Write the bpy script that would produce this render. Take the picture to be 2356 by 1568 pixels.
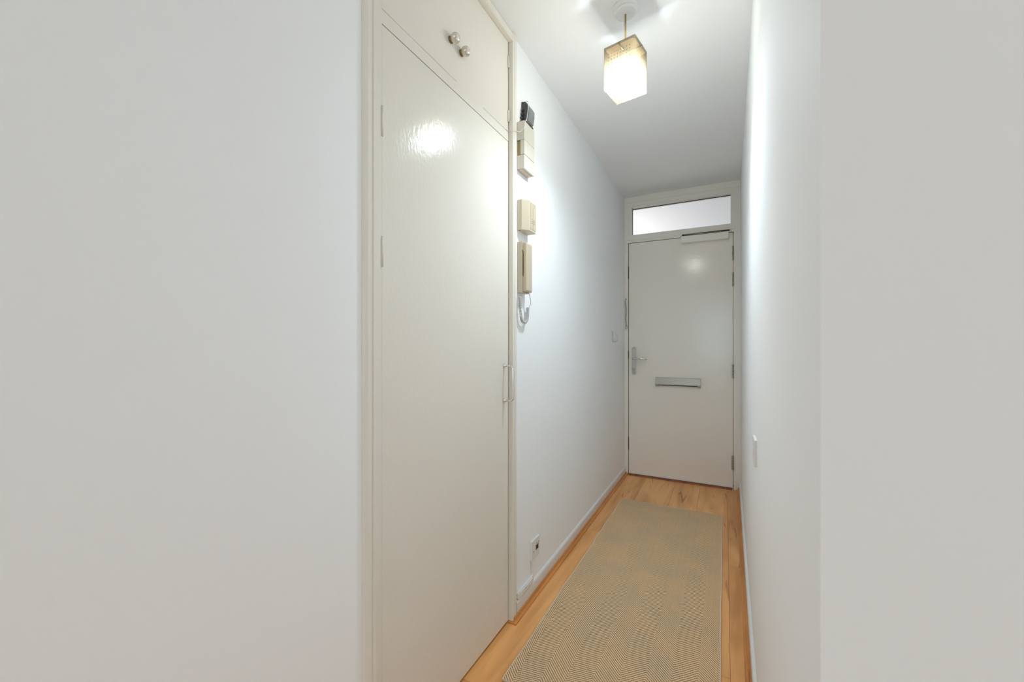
import bpy, bmesh, math, random
from mathutils import Vector, Matrix
random.seed(7)
R = math.radians
for o in list(bpy.data.objects):
    bpy.data.objects.remove(o, do_unlink=True)
sc = bpy.context.scene
col = sc.collection

# ------------------------------------------------------------------ camera
CAM_H, F_PX, YAW = 1.15, 944.88, 0.483272
cam_d = bpy.data.cameras.new('camera')
cam_d.sensor_fit = 'HORIZONTAL'
cam_d.sensor_width = 36.0
cam_d.lens = 36.0 * F_PX / 2356
cam_d.shift_x = 7.0 / 2356
cam_d.shift_y = (789.75 - 784) / 2356
cam_d.clip_start = 0.01
cam = bpy.data.objects.new('camera', cam_d)
cam.location = (0, 0, CAM_H)
cam.rotation_euler = (R(90), 0, YAW)
col.objects.link(cam)
sc.camera = cam

# ------------------------------------------------------------------ world, daylight, exposure
wd = bpy.data.worlds.new('world')
sc.world = wd
wd.use_nodes = True
bg = wd.node_tree.nodes['Background']
bg.inputs[0].default_value = (0.86, 0.93, 1.0, 1)
bg.inputs[1].default_value = 1.0
sc.view_settings.view_transform = 'Standard'
sc.view_settings.look = 'None'
sc.view_settings.gamma = 1.0
sc.view_settings.exposure = 0.08
sc.view_settings.use_curve_mapping = False
cy = sc.cycles
cy.use_denoising = True
cy.max_bounces = 14
cy.diffuse_bounces = 8
cy.glossy_bounces = 5
cy.transmission_bounces = 8
cy.transparent_max_bounces = 16
cy.caustics_reflective = False
cy.caustics_refractive = False
cy.sample_clamp_indirect = 8.0


def area(name, loc, rot, sx, sy, watts, colour=(1, 1, 1)):
    d = bpy.data.lights.new(name, 'AREA')
    d.shape = 'RECTANGLE'
    d.size, d.size_y = sx, sy
    d.energy = watts
    d.color = colour
    o = bpy.data.objects.new(name, d)
    o.location = loc
    o.rotation_euler = rot
    col.objects.link(o)
    return o


ROOM_BACK, ROOM_RIGHT = -7.0, 2.9  # unseen room, deepened so its window light carries down the hallway
# fill light added as daylight through made-up windows behind the camera
area('window_fill', (0.9, ROOM_BACK - 0.12, 1.35), (R(-90), 0, R(180)), 3.2, 1.9, 60, (0.53, 0.83, 1.0))
area('side_window_fill', (ROOM_RIGHT + 0.12, -1.1, 1.45), (R(90), 0, R(90)), 2.0, 1.7, 12, (0.55, 0.84, 1.0))  # second unseen window light, added to even out the near walls
# ceiling lamp of the stair landing beyond the front door
area('landing_light', (-1.3, 4.25, 2.86), (0, 0, 0), 0.8, 0.8, 17.5, (1.0, 0.93, 0.90))
BULB_STRENGTH = 635.0

# ------------------------------------------------------------------ dimensions
XL, CEIL, YE = -0.780, 2.431, 3.681          # left wall, ceiling height, front-door frame face
CORNER_Y = 0.486                             # outside corner where the right wall ends


def xr(y):                                   # the right wall is slightly out of parallel
    return 0.0863 + (y - 1.0) * 0.0258 / 2.681


# ------------------------------------------------------------------ materials
def new_mat(name):
    m = bpy.data.materials.new(name)
    m.use_nodes = True
    nt = m.node_tree
    return m, nt, nt.nodes['Principled BSDF']


def N(nt, t, **kw):
    n = nt.nodes.new(t)
    for k, v in kw.items():
        setattr(n, k, v)
    return n


def add_bump(nt, bsdf, scale, strength, dist=0.001, detail=3, stretch=(1, 1, 1)):
    tc = N(nt, 'ShaderNodeTexCoord')
    mp = N(nt, 'ShaderNodeMapping')
    mp.inputs['Scale'].default_value = stretch
    no = N(nt, 'ShaderNodeTexNoise')
    no.inputs['Scale'].default_value = scale
    no.inputs['Detail'].default_value = detail
    bp = N(nt, 'ShaderNodeBump')
    bp.inputs['Strength'].default_value = strength
    bp.inputs['Distance'].default_value = dist
    L = nt.links.new
    L(tc.outputs['Object'], mp.inputs['Vector'])
    L(mp.outputs[0], no.inputs['Vector'])
    L(no.outputs[0], bp.inputs['Height'])
    L(bp.outputs[0], bsdf.inputs['Normal'])
    return no


def plain(name, rgb, rough=0.5, metal=0.0, bump=None, spec=0.5):
    m, nt, b = new_mat(name)
    b.inputs['Base Color'].default_value = (*rgb, 1)
    b.inputs['Roughness'].default_value = rough
    b.inputs['Metallic'].default_value = metal
    b.inputs['Specular IOR Level'].default_value = spec
    if bump:
        add_bump(nt, b, *bump)
    return m


def srgb(r, g, b):
    f = lambda c: (c / 255 / 12.92) if c / 255 <= 0.04045 else ((c / 255 + 0.055) / 1.055) ** 2.4
    return (f(r), f(g), f(b))


M = {}
M['wall'] = plain('white_emulsion', (0.91, 0.925, 0.94), 0.7, 0, (9, 0.10, 0.004, 4), 0.04)
M['ceiling'] = plain('ceiling_emulsion', (0.915, 0.925, 0.935), 0.7, 0, (6, 0.06, 0.004, 3), 0.25)
M['gloss_cream'] = plain('cream_gloss_paint', (0.80, 0.765, 0.695), 0.16, 0, (95, 0.32, 0.0016, 3, (1, 1, 0.6)), 0.15)
M['gloss_door'] = plain('pale_cream_gloss_paint', (0.87, 0.825, 0.76), 0.15, 0, (105, 0.20, 0.0016, 3, (1, 1, 0.7)))
M['frame_door'] = plain('door_frame_gloss', (0.85, 0.82, 0.755), 0.25, 0, (40, 0.08, 0.001))
M['white_gloss'] = plain('white_skirting_gloss', (0.78, 0.79, 0.79), 0.3)
M['white_plastic'] = plain('white_plastic', (0.80, 0.80, 0.79), 0.35)
M['cream_plastic'] = plain('aged_cream_plastic', (0.58, 0.495, 0.37), 0.4)
M['blocker'] = plain('light_block_brown', (0.16, 0.105, 0.05), 0.6, 0, None, 0.1)  # brown so the plate's lit underside reads cream through the shade
M['hook'] = plain('hook_shade_grey', (0.60, 0.60, 0.59), 0.4)  # greyed to stand in for the shade on the white hook
M['recess'] = plain('gap_shade_brown', (0.17, 0.105, 0.035), 0.6)  # brown stands in for shade in the phone's grip gap
M['pale_plastic'] = plain('ivory_plastic', (0.68, 0.64, 0.56), 0.4)
M['grey_cord'] = plain('grey_cord', (0.55, 0.54, 0.52), 0.45)
M['dark'] = plain('dark_gap', (0.03, 0.025, 0.02), 0.7)
M['brown'] = plain('brown_terminal', (0.10, 0.055, 0.02), 0.55)
M['tan'] = plain('bare_tan_board', (0.36, 0.26, 0.11), 0.6)
M['black_plastic'] = plain('black_plastic', (0.045, 0.045, 0.047), 0.3)
M['smoke_plastic'] = plain('smoky_grey_cover', (0.22, 0.235, 0.24), 0.18)
M['chrome'] = plain('chrome', (0.82, 0.81, 0.79), 0.12, 1.0)
M['satin'] = plain('satin_steel', (0.50, 0.475, 0.44), 0.34, 1.0)
M['steel'] = plain('hinge_steel', (0.40, 0.36, 0.30), 0.35, 1.0)
M['pewter'] = plain('painted_grey_metal', (0.42, 0.41, 0.36), 0.35, 0.3)
M['nickel'] = plain('nickel', (0.74, 0.71, 0.64), 0.26, 0.65)
M['brass'] = plain('brass', (0.78, 0.60, 0.30), 0.25, 1.0)
M['brass_dull'] = plain('dull_brass_collar', (0.30, 0.22, 0.09), 0.35, 1.0)
M['rug_edge'] = plain('rug_binding', (0.74, 0.62, 0.50), 0.9)
M['cabinet_inside'] = plain('cupboard_inside', (0.35, 0.33, 0.28), 0.8)


def wood_material(name, light, dark, use_tint=True, scale=1.0, rough=0.33):
    m, nt, b = new_mat(name)
    L = nt.links.new
    tc = N(nt, 'ShaderNodeTexCoord')
    at = N(nt, 'ShaderNodeAttribute', attribute_name='tint')
    mul = N(nt, 'ShaderNodeVectorMath', operation='SCALE')
    mul.inputs['Scale'].default_value = 37.0
    add = N(nt, 'ShaderNodeVectorMath', operation='ADD')
    L(at.outputs['Color'], mul.inputs[0])
    L(tc.outputs['Object'], add.inputs[0])
    L(mul.outputs[0], add.inputs[1])
    src = add.outputs[0] if use_tint else tc.outputs['Object']
    mp = N(nt, 'ShaderNodeMapping')
    mp.inputs['Scale'].default_value = (22 * scale, 1.6 * scale, 22 * scale)
    L(src, mp.inputs['Vector'])
    n1 = N(nt, 'ShaderNodeTexNoise')
    n1.inputs['Scale'].default_value = 1.0
    n1.inputs['Detail'].default_value = 6
    n1.inputs['Distortion'].default_value = 0.6
    L(mp.outputs[0], n1.inputs['Vector'])
    mp2 = N(nt, 'ShaderNodeMapping')
    mp2.inputs['Scale'].default_value = (5.5, 1.3, 5.5)
    L(src, mp2.inputs['Vector'])
    n2 = N(nt, 'ShaderNodeTexNoise')
    n2.inputs['Scale'].default_value = 1.0
    n2.inputs['Detail'].default_value = 2
    n2.inputs['Distortion'].default_value = 0.8
    L(mp2.outputs[0], n2.inputs['Vector'])
    r1 = N(nt, 'ShaderNodeValToRGB')
    r1.color_ramp.elements[0].position = 0.30
    r1.color_ramp.elements[0].color = (*dark, 1)
    r1.color_ramp.elements[1].position = 0.58
    r1.color_ramp.elements[1].color = (*light, 1)
    L(n1.outputs[0], r1.inputs[0])
    # broad paler and browner figure
    r2 = N(nt, 'ShaderNodeValToRGB')
    r2.color_ramp.elements[0].position = 0.35
    r2.color_ramp.elements[0].color = (0.80, 0.74, 0.66, 1)
    r2.color_ramp.elements[1].position = 0.62
    r2.color_ramp.elements[1].color = (1.05, 1.05, 1.02, 1)
    L(n2.outputs[0], r2.inputs[0])
    mx = N(nt, 'ShaderNodeMix', data_type='RGBA', blend_type='MULTIPLY')
    mx.inputs['Factor'].default_value = 1.0
    L(r1.outputs[0], mx.inputs['A'])
    L(r2.outputs[0], mx.inputs['B'])
    # a few dark knot streaks
    mp3 = N(nt, 'ShaderNodeMapping')
    mp3.inputs['Scale'].default_value = (24, 3.2, 24)
    L(src, mp3.inputs['Vector'])
    n3 = N(nt, 'ShaderNodeTexNoise')
    n3.inputs['Scale'].default_value = 1.0
    n3.inputs['Detail'].default_value = 1
    n3.inputs['Distortion'].default_value = 1.2
    L(mp3.outputs[0], n3.inputs['Vector'])
    r3 = N(nt, 'ShaderNodeValToRGB')
    r3.color_ramp.elements[0].position = 0.665
    r3.color_ramp.elements[0].color = (1, 1, 1, 1)
    r3.color_ramp.elements[1].position = 0.73
    r3.color_ramp.elements[1].color = (0.62, 0.52, 0.42, 1)
    L(n3.outputs[0], r3.inputs[0])
    mx2 = N(nt, 'ShaderNodeMix', data_type='RGBA', blend_type='MULTIPLY')
    mx2.inputs['Factor'].default_value = 1.0
    L(mx.outputs['Result'], mx2.inputs['A'])
    L(r3.outputs[0], mx2.inputs['B'])
    out = mx2.outputs['Result']
    if use_tint:
        sep = N(nt, 'ShaderNodeSeparateColor')
        L(at.outputs['Color'], sep.inputs[0])
        mr = N(nt, 'ShaderNodeMapRange')
        mr.inputs['To Min'].default_value = 0.88
        mr.inputs['To Max'].default_value = 1.06
        L(sep.outputs[0], mr.inputs[0])
        mx3 = N(nt, 'ShaderNodeVectorMath', operation='SCALE')
        L(out, mx3.inputs[0])
        L(mr.outputs[0], mx3.inputs['Scale'])
        out = mx3.outputs[0]
    L(out, b.inputs['Base Color'])
    b.inputs['Roughness'].default_value = rough
    bp = N(nt, 'ShaderNodeBump')
    bp.inputs['Strength'].default_value = 0.08
    bp.inputs['Distance'].default_value = 0.001
    L(n1.outputs[0], bp.inputs['Height'])
    L(bp.outputs[0], b.inputs['Normal'])
    return m


M['floor'] = wood_material('oak_laminate', (0.86, 0.46, 0.180), (0.72, 0.345, 0.118), True, 1.0, 0.36)
M['beading'] = wood_material('oak_beading', (0.66, 0.285, 0.085), (0.52, 0.20, 0.055), False, 1.0, 0.4)
M['dark_wood'] = wood_material('reddish_threshold_wood', (0.30, 0.085, 0.02), (0.20, 0.05, 0.012), False, 1.0, 0.45)


def rug_material():
    m, nt, b = new_mat('sisal_herringbone')
    L = nt.links.new

    def math_(op, a, c=None, v=None):
        n = N(nt, 'ShaderNodeMath', operation=op)
        if hasattr(a, 'links'):
            L(a, n.inputs[0])
        else:
            n.inputs[0].default_value = a
        if c is not None:
            if hasattr(c, 'links'):
                L(c, n.inputs[1])
            else:
                n.inputs[1].default_value = c
        return n.outputs[0]

    tc = N(nt, 'ShaderNodeTexCoord')
    nz = N(nt, 'ShaderNodeTexNoise')
    nz.inputs['Scale'].default_value = 30
    nz.inputs['Detail'].default_value = 2
    L(tc.outputs['Object'], nz.inputs['Vector'])
    sep = N(nt, 'ShaderNodeSeparateXYZ')
    L(tc.outputs['Object'], sep.inputs[0])
    X, Y = sep.outputs[0], sep.outputs[1]
    wob = math_('MULTIPLY', math_('SUBTRACT', nz.outputs[0], 0.5), 0.006)
    W = 0.0795                                     # width of one herringbone band
    t = math_('DIVIDE', math_('ADD', X, 0.0565), W)  # the first band is cut by the binding
    tri = math_('PINGPONG', t, 1.0)                # 0..1..0 zigzag gives the chevrons
    ph = math_('ADD', math_('MULTIPLY', tri, W), math_('ADD', Y, wob))
    P = 0.0112
    st = math_('ADD', math_('MULTIPLY', math_('SINE', math_('MULTIPLY', ph, 2 * math.pi / P)), 0.5), 0.5)
    # the warp threads break the stripes into small knots
    warp = math_('ADD', math_('MULTIPLY', math_('SINE', math_('MULTIPLY', X, 2 * math.pi / 0.0046)), 0.5), 0.5)
    weft = math_('ADD', math_('MULTIPLY', math_('SINE', math_('MULTIPLY', Y, 2 * math.pi / 0.0056)), 0.5), 0.5)
    h = math_('ADD', math_('MULTIPLY', st, 0.66), math_('ADD', math_('MULTIPLY', warp, 0.17), math_('MULTIPLY', weft, 0.17)))
    n2 = N(nt, 'ShaderNodeTexNoise')
    n2.inputs['Scale'].default_value = 240
    n2.inputs['Detail'].default_value = 1
    L(tc.outputs['Object'], n2.inputs['Vector'])
    h2 = math_('ADD', math_('MULTIPLY', h, 0.82), math_('MULTIPLY', n2.outputs[0], 0.2))
    rp = N(nt, 'ShaderNodeValToRGB')
    e = rp.color_ramp.elements
    e[0].position, e[0].color = 0.22, (0.19, 0.12, 0.058, 1)
    e[1].position, e[1].color = 0.66, (0.84, 0.615, 0.39, 1)
    k = e.new(0.42)
    k.color = (0.63, 0.445, 0.265, 1)
    L(h2, rp.inputs[0])
    # faint broad fading of the dye
    n4 = N(nt, 'ShaderNodeTexNoise')
    n4.inputs['Scale'].default_value = 5
    L(tc.outputs['Object'], n4.inputs['Vector'])
    r4 = N(nt, 'ShaderNodeValToRGB')
    r4.color_ramp.elements[0].position, r4.color_ramp.elements[0].color = 0.38, (0.93, 0.96, 0.98, 1)
    r4.color_ramp.elements[1].position, r4.color_ramp.elements[1].color = 0.6, (1.03, 1.0, 0.96, 1)
    L(n4.outputs[0], r4.inputs[0])
    mx = N(nt, 'ShaderNodeMix', data_type='RGBA', blend_type='MULTIPLY')
    mx.inputs['Factor'].default_value = 1
    L(rp.outputs[0], mx.inputs['A'])
    L(r4.outputs[0], mx.inputs['B'])
    L(mx.outputs['Result'], b.inputs['Base Color'])
    b.inputs['Roughness'].default_value = 0.92
    b.inputs['Specular IOR Level'].default_value = 0.15
    bp = N(nt, 'ShaderNodeBump')
    bp.inputs['Strength'].default_value = 0.35
    bp.inputs['Distance'].default_value = 0.0015
    L(h2, bp.inputs['Height'])
    L(bp.outputs[0], b.inputs['Normal'])
    return m


M['rug'] = rug_material()


def shade_material():
    """thin tinted acrylic: mostly clear, a little milky, with a grid of printed dots"""
    m, nt, b = new_mat('dotted_acrylic')
    nt.nodes.remove(b)
    L = nt.links.new
    out = nt.nodes['Material Output']
    tr = N(nt, 'ShaderNodeBsdfTransparent')
    tr.inputs[0].default_value = (0.39, 0.375, 0.35, 1)
    tl = N(nt, 'ShaderNodeBsdfTranslucent')
    tl.inputs[0].default_value = (1.0, 0.80, 0.52, 1)
    df = N(nt, 'ShaderNodeBsdfDiffuse')
    df.inputs[0].default_value = (0.85, 0.68, 0.44, 1)
    a1 = N(nt, 'ShaderNodeMixShader')
    a1.inputs[0].default_value = 0.35
    L(tl.outputs[0], a1.inputs[1])
    L(df.outputs[0], a1.inputs[2])
    a2 = N(nt, 'ShaderNodeMixShader')
    a2.inputs[0].default_value = 0.052
    L(tr.outputs[0], a2.inputs[1])
    L(a1.outputs[0], a2.inputs[2])
    gl = N(nt, 'ShaderNodeBsdfGlossy')
    gl.inputs['Roughness'].default_value = 0.15
    a3 = N(nt, 'ShaderNodeMixShader')
    a3.inputs[0].default_value = 0.03
    L(a2.outputs[0], a3.inputs[1])
    L(gl.outputs[0], a3.inputs[2])
    # dots: 8 columns x 10 rows on every face, in the shade's own coordinates
    uv = N(nt, 'ShaderNodeUVMap', uv_map='dots')
    sp = N(nt, 'ShaderNodeSeparateXYZ')
    L(uv.outputs[0], sp.inputs[0])

    def mm(op, a, v):
        n = N(nt, 'ShaderNodeMath', operation=op)
        L(a, n.inputs[0])
        if hasattr(v, 'links'):
            L(v, n.inputs[1])
        else:
            n.inputs[1].default_value = v
        return n.outputs[0]
    fx = mm('SUBTRACT', mm('FRACT', sp.outputs[0], 0), 0.5)
    fy = mm('SUBTRACT', mm('FRACT', sp.outputs[1], 0), 0.5)
    d2 = mm('ADD', mm('MULTIPLY', fx, fx), mm('MULTIPLY', fy, fy))
    dot = mm('LESS_THAN', d2, 0.0215)
    inx = mm('LESS_THAN', mm('ABSOLUTE', mm('SUBTRACT', sp.outputs[0], 5.0), 0), 4.0)
    iny = mm('LESS_THAN', mm('ABSOLUTE', mm('SUBTRACT', sp.outputs[1], 6.5), 0), 4.5)
    mask = mm('MULTIPLY', mm('MULTIPLY', inx, iny), dot)
    dk = N(nt, 'ShaderNodeBsdfDiffuse')
    dk.inputs[0].default_value = (0.004, 0.003, 0.002, 1)
    dt = N(nt, 'ShaderNodeBsdfTransparent')
    dt.inputs[0].default_value = (0.42, 0.36, 0.26, 1)
    a4 = N(nt, 'ShaderNodeMixShader')
    a4.inputs[0].default_value = 0.6
    L(dk.outputs[0], a4.inputs[1])
    L(dt.outputs[0], a4.inputs[2])
    a5 = N(nt, 'ShaderNodeMixShader')
    L(mask, a5.inputs[0])
    L(a3.outputs[0], a5.inputs[1])
    L(a4.outputs[0], a5.inputs[2])
    L(a5.outputs[0], out.inputs[0])
    return m


M['shade'] = shade_material()


def emit_material(name, rgb, s):
    m, nt, b = new_mat(name)
    b.inputs['Base Color'].default_value = (0.9, 0.9, 0.9, 1)
    b.inputs['Emission Color'].default_value = (*rgb, 1)
    b.inputs['Emission Strength'].default_value = s
    return m


M['bulb'] = emit_material('lit_bulb', (0.80, 0.92, 1.0), BULB_STRENGTH)


def glass_material():
    m, nt, b = new_mat('obscured_glass')
    nt.nodes.remove(b)
    L = nt.links.new
    tr = N(nt, 'ShaderNodeBsdfTransparent')
    tr.inputs[0].default_value = (0.93, 0.94, 0.94, 1)
    gl = N(nt, 'ShaderNodeBsdfGlossy')
    gl.inputs['Roughness'].default_value = 0.03
    fr = N(nt, 'ShaderNodeFresnel')
    mx = N(nt, 'ShaderNodeMixShader')
    L(fr.outputs[0], mx.inputs[0])
    L(tr.outputs[0], mx.inputs[1])
    L(gl.outputs[0], mx.inputs[2])
    L(mx.outputs[0], nt.nodes['Material Output'].inputs[0])
    return m


M['glass'] = glass_material()


# ------------------------------------------------------------------ mesh helpers
def base_of(parent):
    v = Vector((0, 0, 0))
    while parent is not None:
        v = v + parent.location
        parent = parent.parent
    return v


class B:
    """collects shapes given in world coordinates and links them as ONE mesh object"""

    def __init__(self):
        self.bm = bmesh.new()

    def box(self, x, y, z, bevel=0.0, seg=2, rot=None, pivot=None):
        t = bmesh.new()
        bmesh.ops.create_cube(t, size=1)
        for v in t.verts:
            v.co = Vector(((x[0] + x[1]) / 2 + v.co.x * (x[1] - x[0]), (y[0] + y[1]) / 2 + v.co.y * (y[1] - y[0]), (z[0] + z[1]) / 2 + v.co.z * (z[1] - z[0])))
        if bevel:
            bmesh.ops.bevel(t, geom=list(t.edges), offset=bevel, segments=seg, affect='EDGES', profile=0.6)
        if rot is not None:
            c = Vector(pivot) if pivot else Vector(((x[0] + x[1]) / 2, (y[0] + y[1]) / 2, (z[0] + z[1]) / 2))
            bmesh.ops.rotate(t, verts=t.verts, cent=c, matrix=rot)
        self._take(t)
        return self

    def _take(self, t):
        me = bpy.data.meshes.new('tmp')
        t.to_mesh(me)
        t.free()
        self.bm.from_mesh(me)
        bpy.data.meshes.remove(me)

    def prism(self, pts, axis, a, b, bevel=0.0):
        """closed 2-D outline swept along an axis; pts are the two other coordinates in xyz order"""
        t = bmesh.new()

        def co(p, w):
            if axis == 'x':
                return (w, p[0], p[1])
            if axis == 'y':
                return (p[0], w, p[1])
            return (p[0], p[1], w)
        va = [t.verts.new(co(p, a)) for p in pts]
        vb = [t.verts.new(co(p, b)) for p in pts]
        n = len(pts)
        t.faces.new(va)
        t.faces.new(vb[::-1])
        for i in range(n):
            t.faces.new((va[i], vb[i], vb[(i + 1) % n], va[(i + 1) % n]))
        bmesh.ops.recalc_face_normals(t, faces=t.faces)
        if bevel:
            bmesh.ops.bevel(t, geom=list(t.edges), offset=bevel, segments=2, affect='EDGES', profile=0.6)
        self._take(t)
        return self

    def tube(self, path, r, seg=10, closed=False, flat=1.0):
        t = bmesh.new()
        P = [Vector(p) for p in path]
        n = len(P)
        rings = []
        up = None
        for i in range(n):
            a = P[(i - 1) % n] if (closed or i > 0) else P[i]
            c = P[(i + 1) % n] if (closed or i < n - 1) else P[i]
            d = (c - a).normalized()
            if up is None:
                up = d.orthogonal().normalized()
            up = (up - d * up.dot(d))
            up = up.normalized() if up.length > 1e-6 else d.orthogonal().normalized()
            s = d.cross(up)
            rr = r[i] if isinstance(r, (list, tuple)) else r
            rings.append([t.verts.new(P[i] + up * (rr * math.cos(2 * math.pi * k / seg)) + s * (rr * flat * math.sin(2 * math.pi * k / seg))) for k in range(seg)])
        m = n if closed else n - 1
        for i in range(m):
            A, C = rings[i], rings[(i + 1) % n]
            for k in range(seg):
                t.faces.new((A[k], A[(k + 1) % seg], C[(k + 1) % seg], C[k]))
        if not closed:
            t.faces.new(rings[0][::-1])
            t.faces.new(rings[-1])
        for f in t.faces:
            f.smooth = True
        bmesh.ops.recalc_face_normals(t, faces=t.faces)
        self._take(t)
        return self

    def lathe(self, prof, origin, axis, seg=32):
        """prof: (distance along axis, radius); axis: direction"""
        t = bmesh.new()
        A = Vector(axis).normalized()
        u = A.orthogonal().normalized()
        w = A.cross(u)
        O = Vector(origin)
        rings = []
        for h, r in prof:
            if r < 1e-6:
                rings.append([t.verts.new(O + A * h)])
            else:
                rings.append([t.verts.new(O + A * h + u * (r * math.cos(2 * math.pi * k / seg)) + w * (r * math.sin(2 * math.pi * k / seg))) for k in range(seg)])
        for a, b in zip(rings, rings[1:]):
            for k in range(seg):
                q = (k + 1) % seg
                if len(a) == 1 and len(b) == 1:
                    continue
                if len(a) == 1:
                    t.faces.new((a[0], b[q], b[k]))
                elif len(b) == 1:
                    t.faces.new((a[k], a[q], b[0]))
                else:
                    t.faces.new((a[k], a[q], b[q], b[k]))
        for e in (rings[0], rings[-1]):
            if len(e) > 1:
                t.faces.new(e)
        for f in t.faces:
            f.smooth = True
        bmesh.ops.recalc_face_normals(t, faces=t.faces)
        self._take(t)
        return self

    def sweep(self, path, prof):
        """mitred moulding: path = plan points (x, y); prof = closed (out, z), out is to the right of travel"""
        t = bmesh.new()
        P = [Vector((p[0], p[1])) for p in path]
        n = len(P)
        rings = []
        for i in range(n):
            ds = []
            if i > 0:
                ds.append((P[i] - P[i - 1]).normalized())
            if i < n - 1:
                ds.append((P[i + 1] - P[i]).normalized())
            ns = [Vector((d.y, -d.x)) for d in ds]
            m = ns[0] if len(ns) == 1 else (ns[0] + ns[1]) / (1 + ns[0].dot(ns[1]))
            rings.append([t.verts.new((P[i].x + m.x * o, P[i].y + m.y * o, z)) for o, z in prof])
        k = len(prof)
        for a, b in zip(rings, rings[1:]):
            for j in range(k):
                t.faces.new((a[j], a[(j + 1) % k], b[(j + 1) % k], b[j]))
        t.faces.new(rings[0])
        t.faces.new(rings[-1][::-1])
        bmesh.ops.recalc_face_normals(t, faces=t.faces)
        self._take(t)
        return self

    def build(self, name, mat, parent=None, smooth=None):
        me = bpy.data.meshes.new(name)
        off = base_of(parent)
        for v in self.bm.verts:
            v.co -= off
        if smooth:
            for f in self.bm.faces:
                f.smooth = True
        self.bm.to_mesh(me)
        self.bm.free()
        me.materials.append(mat)
        o = bpy.data.objects.new(name, me)
        col.objects.link(o)
        if parent is not None:
            o.parent = parent
        return o


def empty(name, loc, label=None, cat=None, group=None, kind=None):
    o = bpy.data.objects.new(name, None)
    o.empty_display_size = 0.05
    o.location = loc
    col.objects.link(o)
    return tag(o, label, cat, group, kind)


def tag(o, label=None, cat=None, group=None, kind=None):
    if label:
        o['label'] = label
    if cat:
        o['category'] = cat
    if group:
        o['group'] = group
    if kind:
        o['kind'] = kind
    return o


def struct(o, label, cat):
    return tag(o, label, cat, None, 'structure')


# ------------------------------------------------------------------ floor
def build_floor():
    bm = bmesh.new()
    tint = bm.loops.layers.float_color.new('tint')
    seams = [-0.990, -0.800, -0.588, -0.356, -0.172, 0.018]
    while seams[-1] < ROOM_RIGHT + 0.2:
        seams.append(seams[-1] + 0.185)
    y0, y1 = ROOM_BACK - 0.1, 3.76
    joints = {1: [1.174, 2.476], 2: [1.19], 3: [0.2, 2.02], 4: [-0.5, 1.6], 5: [1.0, 2.415]}
    rnd = random.Random(11)
    for i in range(len(seams) - 1):
        js = [y0] + sorted(joints.get(i, [rnd.uniform(-2.4, -1.0), rnd.uniform(0.0, 0.9)])) + [y1]
        for a, b in zip(js, js[1:]):
            g = 0.0007
            xa, xb, ya, yb = seams[i] + g, seams[i + 1] - g, a + g, b - g
            c = (rnd.random(), rnd.random(), rnd.random(), 1)
            top = [bm.verts.new(p) for p in ((xa, ya, 0), (xb, ya, 0), (xb, yb, 0), (xa, yb, 0))]
            low = [bm.verts.new(p) for p in ((xa - g, ya - g, -0.0025), (xb + g, ya - g, -0.0025), (xb + g, yb + g, -0.0025), (xa - g, yb + g, -0.0025))]
            fs = [bm.faces.new(top)]
            for k in range(4):
                fs.append(bm.faces.new((low[k], low[(k + 1) % 4], top[(k + 1) % 4], top[k])))
            for f in fs:
                for lp in f.loops:
                    lp[tint] = c
    me = bpy.data.meshes.new('floor')
    bm.to_mesh(me)
    bm.free()
    me.materials.append(M['floor'])
    o = bpy.data.objects.new('floor', me)
    col.objects.link(o)
    struct(o, 'orange oak laminate plank floor running to the front door', 'floor')


build_floor()
struct(B().box((-1.6, ROOM_RIGHT + 0.3), (ROOM_BACK - 0.3, 3.9), (-0.08, -0.0026)).build('floor_slab', M['dark']), 'dark subfloor under the oak planks', 'floor')

# ------------------------------------------------------------------ walls and ceiling
WT = 0.10
CUP_Y0, CUP_Y1 = 0.756, 1.505      # opening of the built-in cupboard
w = B()
w.box((XL - WT, XL), (ROOM_BACK - 0.1, CUP_Y0), (-0.05, CEIL + 0.05))
w.box((XL - WT, XL), (CUP_Y1 + 0.01, YE + 0.12), (-0.05, CEIL + 0.05))
w.box((XL - WT, XL), (CUP_Y0 - 0.001, CUP_Y1 + 0.011), (2.405, CEIL + 0.05))
struct(w.build('wall_left', M['wall']), 'plain white wall on the cupboard side of the hallway', 'wall')

y_b = YE + 0.12
ca = (xr(CORNER_Y), CORNER_Y)
cb_ = (xr(CORNER_Y) + WT, CORNER_Y + WT)
struct(B().prism([ca, (xr(y_b), y_b), (xr(y_b) + WT, y_b), cb_], 'z', -0.05, CEIL + 0.05).build('wall_right', M['wall']), 'long white hallway wall opposite the cupboard, seen edge-on', 'wall')
struct(B().prism([ca, cb_, (ROOM_RIGHT + WT, CORNER_Y + WT), (ROOM_RIGHT + WT, CORNER_Y)], 'z', -0.05, CEIL + 0.05).build('wall_front', M['wall']), 'blank white wall nearest the camera beside the hallway corner', 'wall')
EY0, EY1, EZ0, EZ1 = -2.1, -0.1, 0.55, 2.3  # unseen side opening, added to let fill light in
w = B()
w.box((ROOM_RIGHT, ROOM_RIGHT + WT), (ROOM_BACK - 0.1, EY0), (-0.05, CEIL + 0.05))
w.box((ROOM_RIGHT, ROOM_RIGHT + WT), (EY1, CORNER_Y + 0.001), (-0.05, CEIL + 0.05))
w.box((ROOM_RIGHT, ROOM_RIGHT + WT), (EY0, EY1), (-0.05, EZ0))
w.box((ROOM_RIGHT, ROOM_RIGHT + WT), (EY0, EY1), (EZ1, CEIL + 0.05))
struct(w.build('wall_east', M['wall']), 'side wall with an added window opening, behind the camera', 'wall')
w = B()
for a, b_ in ((EY0, EY0 + 0.05), (EY1 - 0.05, EY1), ((EY0 + EY1) / 2 - 0.025, (EY0 + EY1) / 2 + 0.025)):
    w.box((ROOM_RIGHT + 0.02, ROOM_RIGHT + 0.08), (a, b_), (EZ0, EZ1))
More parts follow.
